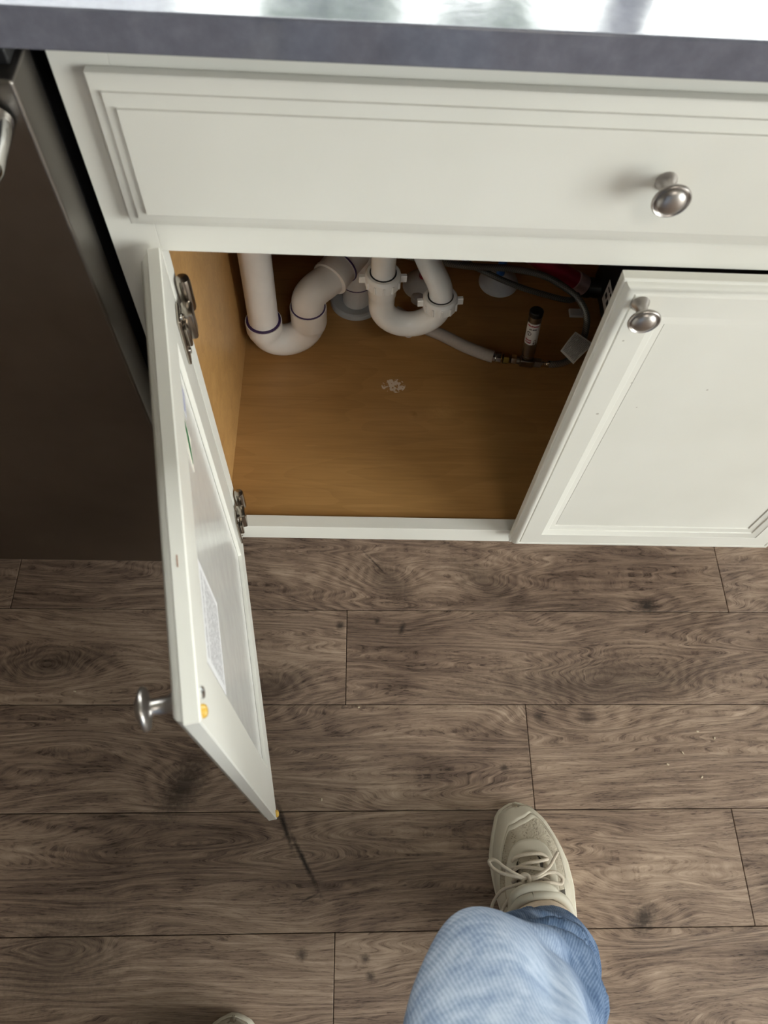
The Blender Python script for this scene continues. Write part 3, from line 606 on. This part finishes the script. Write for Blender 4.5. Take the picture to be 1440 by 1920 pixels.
lt('disc', ESC, [(.0125, 0), (.0125, .0016), (.012, .002), (.0005, .002)], (0, 0, 0), (0, 0, 1), wt, 28, .8); lt('screw', SCREW, [(.0028, .002), (.0028, .003), (.0012, .0034)], (0, 0, 0), (0, 0, 1), wt, 12); lt('screw_recess', BLACK, [(.0012, .0034), (.0011, .0036)], (0, 0, 0), (0, 0, 1), wt, 8)
rp = empty('red_tube', 'thick red tube with a pale coupling joined to a black elbow at the right', 'pipe', (.56, .42, FZ))
r0 = lambda p: Vector(p) - Vector((.56, .42, FZ))
RA, RB = Vector((.448, .475, .2825)), Vector((.5934, .475, .1875)); rdv = (RB - RA).normalized()
lt('tube', RED, [(.0165, 0), (.0165, (RB - RA).length)], r0(RA), rdv, rp, 24)
lab(lt('coupling', CLEAR, [(.0166, -.006), (.0185, -.005), (.0185, .018), (.0165, .019)], r0(RB), rdv, rp, 24), 'pale coupling')
tb('elbow', BLACK, [r0(RB + rdv * .016), r0(RB + rdv * .028), r0((.622, .475, .175)), r0((.633, .472, .176)), r0((.650, .468, .180))], .017, rp, 6, 20)
bx('support_bracket', ESC, (.028, .060, .012, .030, 0, .006), .002, rp)
ap = empty('disposal_unit', 'dark blue-black rounded appliance housing standing beside the closed door inside the cabinet', 'appliance', (.742, .43, FZ))
bm = bmesh.new(); box(bm, -.105, .105, -.10, .10, 0, .36, .028, 5); fin('housing', bm, NAVY, ap, 40)
bx('lid', BLACK, (-.095, .095, -.09, .09, .36, .375), .004, ap)
al = quad_uv('label', [(-.1052, -.026, .042), (-.1052, .010, .042), (-.1052, .010, .088), (-.1052, -.026, .088)], PAPER, ap, -.0005)
for i, (yy, zz, w_x, h_x) in enumerate(((-.018, .080, .006, .005), (-.018, .060, .010, .010), (-.002, .062, .010, .008), (-.004, .078, .012, .003))):
    bx('symbol', INKB, (-.1062, -.1057, yy - w_x / 2, yy + w_x / 2, zz - h_x / 2, zz + h_x / 2), .0001, al)

# ------------------------------------------------------------------ person: jeans, sock, sneakers
pe = empty('person', 'person standing at the cabinet in pale blue jeans and beige lace-up sneakers', 'person', (.27, -.72, 0))
PO = Vector((.27, -.72, 0))
def leg_rings(bm, axis, seg=40):
    rings = []; ax_ = smooth_path([a[:3] for a in axis], 10); n = len(ax_); rad_ = []
    for i in range(n):
        t = i / 10; k = min(int(t), len(axis) - 2); f = t - k; f = f * f * (3 - 2 * f)
        rad_.append([axis[k][j] * (1 - f) + axis[k + 1][j] * f for j in (3, 4)])
    for i in range(n):
        c = ax_[i]
        rings.append([bm.verts.new(c + Vector((math.cos(a) * rad_[i][0], math.sin(a) * rad_[i][1], 0))) for a in [2 * math.pi * j / seg for j in range(seg)]])
    for a, b in zip(rings, rings[1:]):
        for j in range(seg): bm.faces.new((a[j], a[(j + 1) % seg], b[(j + 1) % seg], b[j]))
    bm.faces.new(rings[0][::-1]); bm.faces.new(rings[-1])
RLEG = [(.4640, -.566, .092, .058, .062), (.447, -.568, .16, .059, .060), (.418, -.571, .23, .062, .063), (.392, -.577, .31, .066, .066), (.364, -.582, .39, .070, .070), (.332, -.586, .47, .070, .073), (.318, -.605, .535, .071, .077), (.312, -.655, .61, .077, .082), (.318, -.72, .70, .084, .09), (.325, -.80, .84, .10, .105), (.31, -.835, .93, .105, .11)]
bm = bmesh.new(); leg_rings(bm, RLEG)
LLEG = [(.058, -.803, .095, .060, .066), (.064, -.808, .2, .060, .063), (.083, -.806, .32, .066, .068), (.105, -.80, .46, .072, .076), (.125, -.805, .58, .078, .083), (.15, -.82, .72, .088, .095), (.19, -.838, .85, .102, .108), (.22, -.84, .93, .108, .112)]
leg_rings(bm, LLEG)
bmesh.ops.create_uvsphere(bm, u_segments=24, v_segments=16, radius=1, matrix=Matrix.Translation((.262, -.842, .93)) @ Matrix.Diagonal((.17, .118, .12, 1)))
me = bpy.data.meshes.new('jeans'); bm.to_mesh(me); bm.free()
jo = bpy.data.objects.new('jeans', me); COL.objects.link(jo)
rm = jo.modifiers.new('r', 'REMESH'); rm.mode = 'VOXEL'; rm.voxel_size = .0055
sm_ = jo.modifiers.new('s', 'SMOOTH'); sm_.iterations = 6; sm_.factor = .5
bpy.context.view_layer.update(); me2 = bpy.data.meshes.new_from_object(jo.evaluated_get(bpy.context.evaluated_depsgraph_get()))
bpy.data.objects.remove(jo)
me2.name = 'jeans'; fa = me2.attributes.new('leg_shade', 'FLOAT', 'POINT')
wu = me2.attributes.new('weave_u', 'FLOAT', 'POINT'); wv = me2.attributes.new('weave_v', 'FLOAT', 'POINT')
from mathutils.kdtree import KDTree
AX = []
for lg in (RLEG, LLEG):
    P_ = smooth_path([a[:3] for a in lg], 12); L_a = 0
    for i, p in enumerate(P_):
        if i: L_a += (p - P_[i - 1]).length
        AX.append((p, L_a, (P_[min(i + 1, len(P_) - 1)] - P_[max(i - 1, 0)]).normalized()))
kd = KDTree(len(AX))
for i, a in enumerate(AX): kd.insert(a[0], i)
kd.balance()
for i, v in enumerate(me2.vertices):
    p, la, t_ = AX[kd.find(v.co)[1]]; q = v.co - p; fr = Vector((0, 1, 0)) - t_ * t_.y; fr.normalize(); sd = t_.cross(fr)
    wu.data[i].value = math.atan2(q.dot(sd), q.dot(fr)) * .07; wv.data[i].value = la + q.dot(t_)
def smst(a, b, x): t = max(0, min(1, (x - a) / (b - a))); return t * t * (3 - 2 * t)
norms = [v.normal.copy() for v in me2.vertices]
for i, v in enumerate(me2.vertices):
    p = v.co.copy(); d = 0
    if p.z < .62:
        if p.x > .2:
            an = math.degrees(math.atan2(p.y + .586, p.x - .332)); wk = smst(.40, .45, p.z) * (1 - smst(.54, .6, p.z))
            d += wk * (.010 * math.exp(-((an - 108) / 26) ** 2) - .009 * math.exp(-((an - 48) / 24) ** 2))
        fold = smst(.10, .16, p.z) * (1 - smst(.40, .47, p.z))
        q = Vector((p.x * 6, p.y * 6, p.z * 17 + p.x * 16))
        d += fold * .013 * (abs(noise.noise(q)) * 2 - .6)
        d += fold * .004 * noise.noise(Vector((p.x * 22, p.y * 22, p.z * 48 + p.x * 40)))
        d += .003 * noise.noise(p * 14) * smst(.3, .45, p.z)
        if p.x > .2: # slanting folds under the knee, on the outer side
            s_ = (p.z - .40) + (p.x - .40) * .9
            side = smst(.36, .42, p.x)
            d += side * .006 * math.sin(s_ * 80 + 3 * noise.noise(p * 11)) * smst(.26, .33, p.z) * (1 - smst(.43, .47, p.z))
        if p.x > .2 and p.z < .46:
            an2 = math.degrees(math.atan2(p.y + .575, p.x - (.464 - (p.z - .09) * .33)))
            for zc, sl, wd, dp_, a0 in ((.345, .00075, .010, .011, 20), (.300, .0010, .009, .010, 35), (.245, .0012, .009, .008, 50), (.195, -.0006, .007, .006, 60), (.160, .0005, .006, .005, 75)):
                e = (p.z - zc - sl * (an2 - a0)) / wd; fa_ = math.exp(-((an2 - a0) / 42) ** 2)
                d += fa_ * dp_ * (1.0 * math.exp(-(e - 1.1) ** 2) - 1.0 * math.exp(-e * e))
        hem = 1 - smst(.100, .125, p.z); d += .0022 * hem
        d += .0016 * math.sin(p.z * 240 + noise.noise(p * 18) * 4) * (1 - smst(.11, .17, p.z))
    v.co = p + norms[i] * d - PO
    fa.data[i].value = .25 + .75 * smst(.36, .50, p.z) if p.z < .62 else .8  # painted shade: denim darker below the knee, lighter above
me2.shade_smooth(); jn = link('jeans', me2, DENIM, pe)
if len(me2.materials) == 0: me2.materials.append(DENIM)
bm = bmesh.new(); lathe(bm, [(.178, 0), (.182, .003), (.182, .045), (.178, .048)], Vector((.262, -.842, .985)) - PO, (0, 0, 1), 40, True, .70); fin('waistband', bm, DENIM, pe)

def shoe(name, toe, heading, mirror, label, full=True):
    """local frame: a = forward (0 at toe tip, negative to heel), b = lateral side positive"""
    rt = empty('x', '', '', (0, 0, 0)); bpy.data.objects.remove(rt)
    fx = Vector((math.sin(heading), math.cos(heading), 0)); sx_ = Vector((fx.y, -fx.x, 0)) * (-1 if mirror else 1); T = Vector((toe[0], toe[1], 0))
    LEN = .268
    inner = [(0, -.004), (.004, -.0195), (.012, -.0275), (.031, -.0372), (.057, -.0485), (.084, -.0520), (.116, -.0525), (.15, -.049), (.19, -.045), (.23, -.042), (.255, -.033), (.266, -.018), (.268, -.004)]
    outer = [(0, .004), (.004, .0140), (.012, .0250), (.031, .0385), (.0626, .0500), (.0883, .0548), (.119, .0540), (.15, .0475), (.19, .038), (.23, .033), (.255, .024), (.266, .010), (.268, .002)]
    def itp(tab, s):
        for (a, b), (c, d) in zip(tab, tab[1:]):
            if s <= c: f = (s - a) / (c - a) if c > a else 0; return b + (d - b) * f
        return tab[-1][1]
    top = [(0, .030), (.006, .043), (.02, .052), (.045, .060), (.07, .069), (.095, .081), (.12, .094), (.145, .100), (.17, .096), (.2, .088), (.23, .084), (.255, .084), (.266, .070), (.268, .05)]
    def surf(s, t, off=0):
        """s 0..1 toe to heel, t -1..1 across"""
        d = max(0, min(1, s)) * LEN; b0_, b1_ = itp(inner, d), itp(outer, d); cm, hw = (b0_ + b1_) / 2, (b1_ - b0_) / 2
        h = itp(top, d) - .024; a = t * math.pi / 2 * 1.0
        ang = a; e = .72
        xx = math.copysign(abs(math.sin(ang)) ** e, t) ; zz = abs(math.cos(ang)) ** .78
        lean = -.004 * smst(.03, .12, d) - .014 * smst(.05, .13, d) * zz
        hw2 = hw - .0035
        fr = -d
        return T + fx * (fr - .004 * zz * (1 if s < .03 else .3)) + sx_ * (cm + lean + xx * hw2) + Vector((0, 0, .024 + h * zz))
    def surfo(s, t, off):
        e = .01; p = surf(s, t); du = surf(min(1, s + e), t) - surf(max(0, s - e), t); dv = surf(s, min(1, t + e)) - surf(s, max(-1, t - e)); n = du.cross(dv)
        if n.length < 1e-9: return p + Vector((0, 0, off))
        n.normalize()
        c = T - fx * (s * LEN) + sx_ * 0
        if n.dot(p - c - Vector((0, 0, .03))) < 0: n = -n
        return p + n * off
    root = None
    def mk(nm, bm, m_, par=None, ang=60):
        o = fin(nm, bm, m_, par, ang); return o
    bm = bmesh.new(); NS, NTt = 44, 28; g = {}
    for i in range(NS + 1):
        for j in range(NTt + 1): g[i, j] = bm.verts.new(surf(i / NS, -1 + 2 * j / NTt) - PO)
    for i in range(NS):
        for j in range(NTt): bm.faces.new((g[i, j], g[i + 1, j], g[i + 1, j + 1], g[i, j + 1]))
    bmesh.ops.contextual_create(bm, geom=[e for e in bm.edges if e.is_boundary])
    sh = mk(name, bm, KNIT, pe); lab(sh, label)
    # sole: outline slab with rounded edge
    bm = bmesh.new(); prs = []
    ds = [0, .002, .006, .012, .02, .031, .045, .06, .075, .09, .105, .12, .135, .15, .17, .19, .21, .23, .245, .256, .263, .268]
    for zz, gr_ in ((.0002, -.004), (.003, 0), (.012, .0012), (.022, .0005), (.026, -.0015), (.0265, -.006)):
        o_l = []
        for d in ds: o_l.append((d, itp(inner, d)))
        for d in reversed(ds): o_l.append((d, itp(outer, d)))
        ring_ = []
        for d, b in o_l:
            cx_ = -.134 - (-d); l_ = math.hypot(d - .134, b) or 1
            ring_.append(bm.verts.new(T - fx * (d + (d - .134) / l_ * gr_) + sx_ * (b + b / l_ * gr_) + Vector((0, 0, zz)) - PO))
        prs.append(ring_)
    for a_, b_ in zip(prs, prs[1:]):
        for i in range(len(a_)): bm.faces.new((a_[i], a_[(i + 1) % len(a_)], b_[(i + 1) % len(a_)], b_[i]))
    bm.faces.new(prs[0][::-1]); bm.faces.new(prs[-1])
    mk('sole', bm, RUBBER, sh, 50)
    def patch(nm, m_, sfun, n=28, k=14, off=.0018, par=sh):
        bm = bmesh.new(); g = {}
        for i in range(n + 1):
            for j in range(k + 1):
                s, t = sfun(i / n, j / k); edge = 1 if 0 < i < n and 0 < j < k else 0
                g[i, j] = bm.verts.new(surfo(s, t, off if edge else .0002) - PO)
        for i in range(n):
            for j in range(k): bm.faces.new((g[i, j], g[i + 1, j], g[i + 1, j + 1], g[i, j + 1]))
        return mk(nm, bm, m_, par)
    # toe guard wrapping the front and running back along both sides
    def toeg(u, v):
        t = -1 + 2 * u; d = abs(t)
        lo = .01 * (1 - d); 
        wb = smst(-.3, .3, t); hi = .105 - .035 * wb + (.47 + .18 * wb) * smst(.30, 1.0, d) ** 1.2
        return lo + (hi - lo) * v, t * (1 - .0 * v)
    patch('toe_guard', LEATHER, toeg, 60, 12)
    def guard2(u, v):
        s, t = toeg(u, v); t0 = -1 + 2 * u
        hi = toeg(u, 1)[0]; return hi + .004 + .022 * v, t0
    patch('toe_trim', LEATHER, guard2, 60, 4, .0008)
    # eyestay: horseshoe round the throat
    def eyest(u, v):
        a = -1.25 * math.pi / 2 + u * 2.5 * math.pi / 2
        s0, t0 = .37, -.06
        ri = (.115, .21); ro_ = (.185, .43)
        rs = ri[0] + (ro_[0] - ri[0]) * v; rtt = ri[1] + (ro_[1] - ri[1]) * v
        return s0 - rs * math.cos(a) * (1 if math.cos(a) > 0 else 1.6), t0 + rtt * math.sin(a)
    patch('eyestay', LEATHER, eyest, 40, 8, .0024)
    def sidep(sign):
        def f(u, v): return .40 + .55 * u, sign * (.52 + .46 * v)
        return f
    patch('side_panel', LEATHER, sidep(1), 30, 8, .0016); patch('side_panel', LEATHER, sidep(-1), 30, 8, .0016)
    if not full: return sh
    patch('throat', LINING, lambda u, v: (.275 + .19 * u, -.06 + (-.17 + .34 * v)), 12, 10, .0010)
    patch('tongue', KNIT, lambda u, v: (.268 + .26 * u, -.06 + (-.12 + .24 * v) * (1 + .5 * u)), 16, 10, .0032)
    patch('heel_logo', RUBBER, lambda u, v: (.60 + .07 * u, .60 + .16 * v * (1 - u * .5) + .05 * u), 6, 4, .0030)
    sp_ = lambda s, t, o: surfo(s, t, o) - PO
    def lace(pts, rr_=.0024, nm='lace', m_=LACE): return tb(nm, m_, pts, rr_, sh, 7, 10)
    lace([sp_(0.278, -.30, .002), sp_(0.268, -.20, .006), sp_(0.266, -.06, .0065), sp_(0.276, .08, .006), sp_(0.300, .20, .002)])
    lace([sp_(0.330, -.32, .002), sp_(0.318, -.20, .006), sp_(0.308, -.06, .0075), sp_(0.308, .08, .006), sp_(0.302, .19, .003)], .0022)
    lace([sp_(0.308, -.30, .003), sp_(0.316, -.18, .007), sp_(0.330, -.03, .008), sp_(0.350, .10, .006), sp_(0.373, .22, .002)], .0022)
    lace([sp_(0.368, -.30, .002), sp_(0.362, -.18, .007), sp_(0.370, -.03, .008), sp_(0.388, .10, .006), sp_(0.408, .2, .003)], .0022)
    K = sp_(.392, -.085, .012); ex_ = sx_; ey_ = fx; up_ = Vector((0, 0, 1))
    def kp(x, y, z=0): return K + ex_ * x * .001 + ey_ * y * .001 + up_ * z * .001
    bm = bmesh.new(); tube(bm, smooth_path([kp(-6, 4, 0), kp(-2, 8, 3), kp(4, 6, 4), kp(5, -2, 4), kp(0, -7, 2), kp(-5, -4, 1), kp(-3, 3, 3), kp(3, 4, 2)], 6), .0026, 10); fin('lace_knot', bm, LACE, sh, 60)
    lace([kp(-2, 3, 2), kp(-12, 8, 5), kp(-28, 15, 3), kp(-38, 24, 0), kp(-40, 32, -2), kp(-33, 32, 0), kp(-24, 22, 3), kp(-12, 11, 5), kp(-1, 4, 3)], .0023, 'lace_loop')
    lace([kp(2, 0, 2), kp(14, 1, 5), kp(30, 4, 3), kp(42, 2, 0), kp(49, -6, -4), kp(45, -12, -4), kp(32, -8, 1), kp(14, -5, 4), kp(2, -2, 2)], .0024, 'lace_loop')
    lace([kp(-2, -1, 1), kp(-16, -2, 3), kp(-32, -4, -2), kp(-44, -14, -12), kp(-50, -24, -16)], .0021, 'lace_end')
    lace([kp(3, 2, 3), kp(18, 4, 6), kp(34, 10, 4), kp(44, 18, 0), kp(52, 25, -2)], .0021, 'lace_end')
    lace([kp(-2, -4, 0), kp(-14, -10, 0), kp(-26, -16, -4), kp(-36, -26, -12), kp(-40, -36, -22)], .0023)
    lace([kp(3, -4, 0), kp(16, -10, 0), kp(28, -16, -5), kp(36, -26, -14)], .0023)
    patch('lining', LINING, lambda u, v: (.445 + .37 * u, -.04 + (-.58 + 1.16 * v)), 18, 12, .0012)
    # collar rim round the ankle opening, tongue lip and sock
    col_ = []
    for i in range(25):
        a = 2 * math.pi * i / 24; s = .640 + .200 * -math.cos(a); t = -.04 + .66 * math.sin(a); col_.append(sp_(s, t, .001) + Vector((0, 0, .004 * math.cos(a) + .004)))
    bm = bmesh.new(); tube(bm, smooth_path(col_, 3), .0062, 10, cap=False); fin('collar', bm, LEATHER, sh, 60)
    bm = bmesh.new(); tube(bm, smooth_path([sp_(.478, -.36, .006), sp_(.440, -.24, .013), sp_(.427, -.08, .015), sp_(.440, .10, .013), sp_(.478, .26, .006)], 6), .0042, 10, flat=1.5); fin('tongue_lip', bm, LEATHER, sh, 60)
    return sh
rs = shoe('sneaker', (.4448, -.3720), math.atan2(-.049, .25), False, 'right sneaker, laces tied in a bow')
lt('sock', SOCK, [(.046, 0), (.048, .012), (.046, .028), (.042, .05), (.036, .06)], Vector((.4560, -.5340, .074)) - PO, (.05, -.62, 1), pe, 36, 1.0)
shoe('sneaker', (.0690, -.6235), R(4), True, 'left sneaker, only its toe in view', False)

# ------------------------------------------------------------------ crumbs on the planks
for i, (x, y, t_) in enumerate(((.745, -.266, 'largest pale wood crumb near the right edge, upper of a loose cluster'), (.770, -.276, 'pale crumb furthest right on the planks'), (.690, -.315, 'pale crumb left of the loose cluster, right of the shoe'), (.739, -.333, 'pale crumb lowest of the cluster right of the shoe'), (.716, -.298, 'pale crumb in the middle of the cluster right of the shoe'), (.222, -.2316, 'pale crumb on the plank seam right of the open door'), (.17, -.365, 'pale crumb on the floor right of the open door lower corner'), (-.21, -.21, 'pale crumb on the floor far left of the open door'))):
    bm = bmesh.new(); bmesh.ops.create_icosphere(bm, subdivisions=1, radius=.0013)
    for v in bm.verts: v.co = Vector((v.co.x * (1.2 + random.random()), v.co.y, max(v.co.z, -.0008) * .7)) * (1 + .3 * random.random())
    o = fin('crumb', bm, plain('crumb', srgb(205, 190, 165), .9) if i == 0 else bpy.data.materials['crumb']); o.location = (x, y, .0009); o.rotation_euler = (0, 0, i * 1.3)
    tag(o, t_, 'crumb', 'crumbs scattered on the floor')
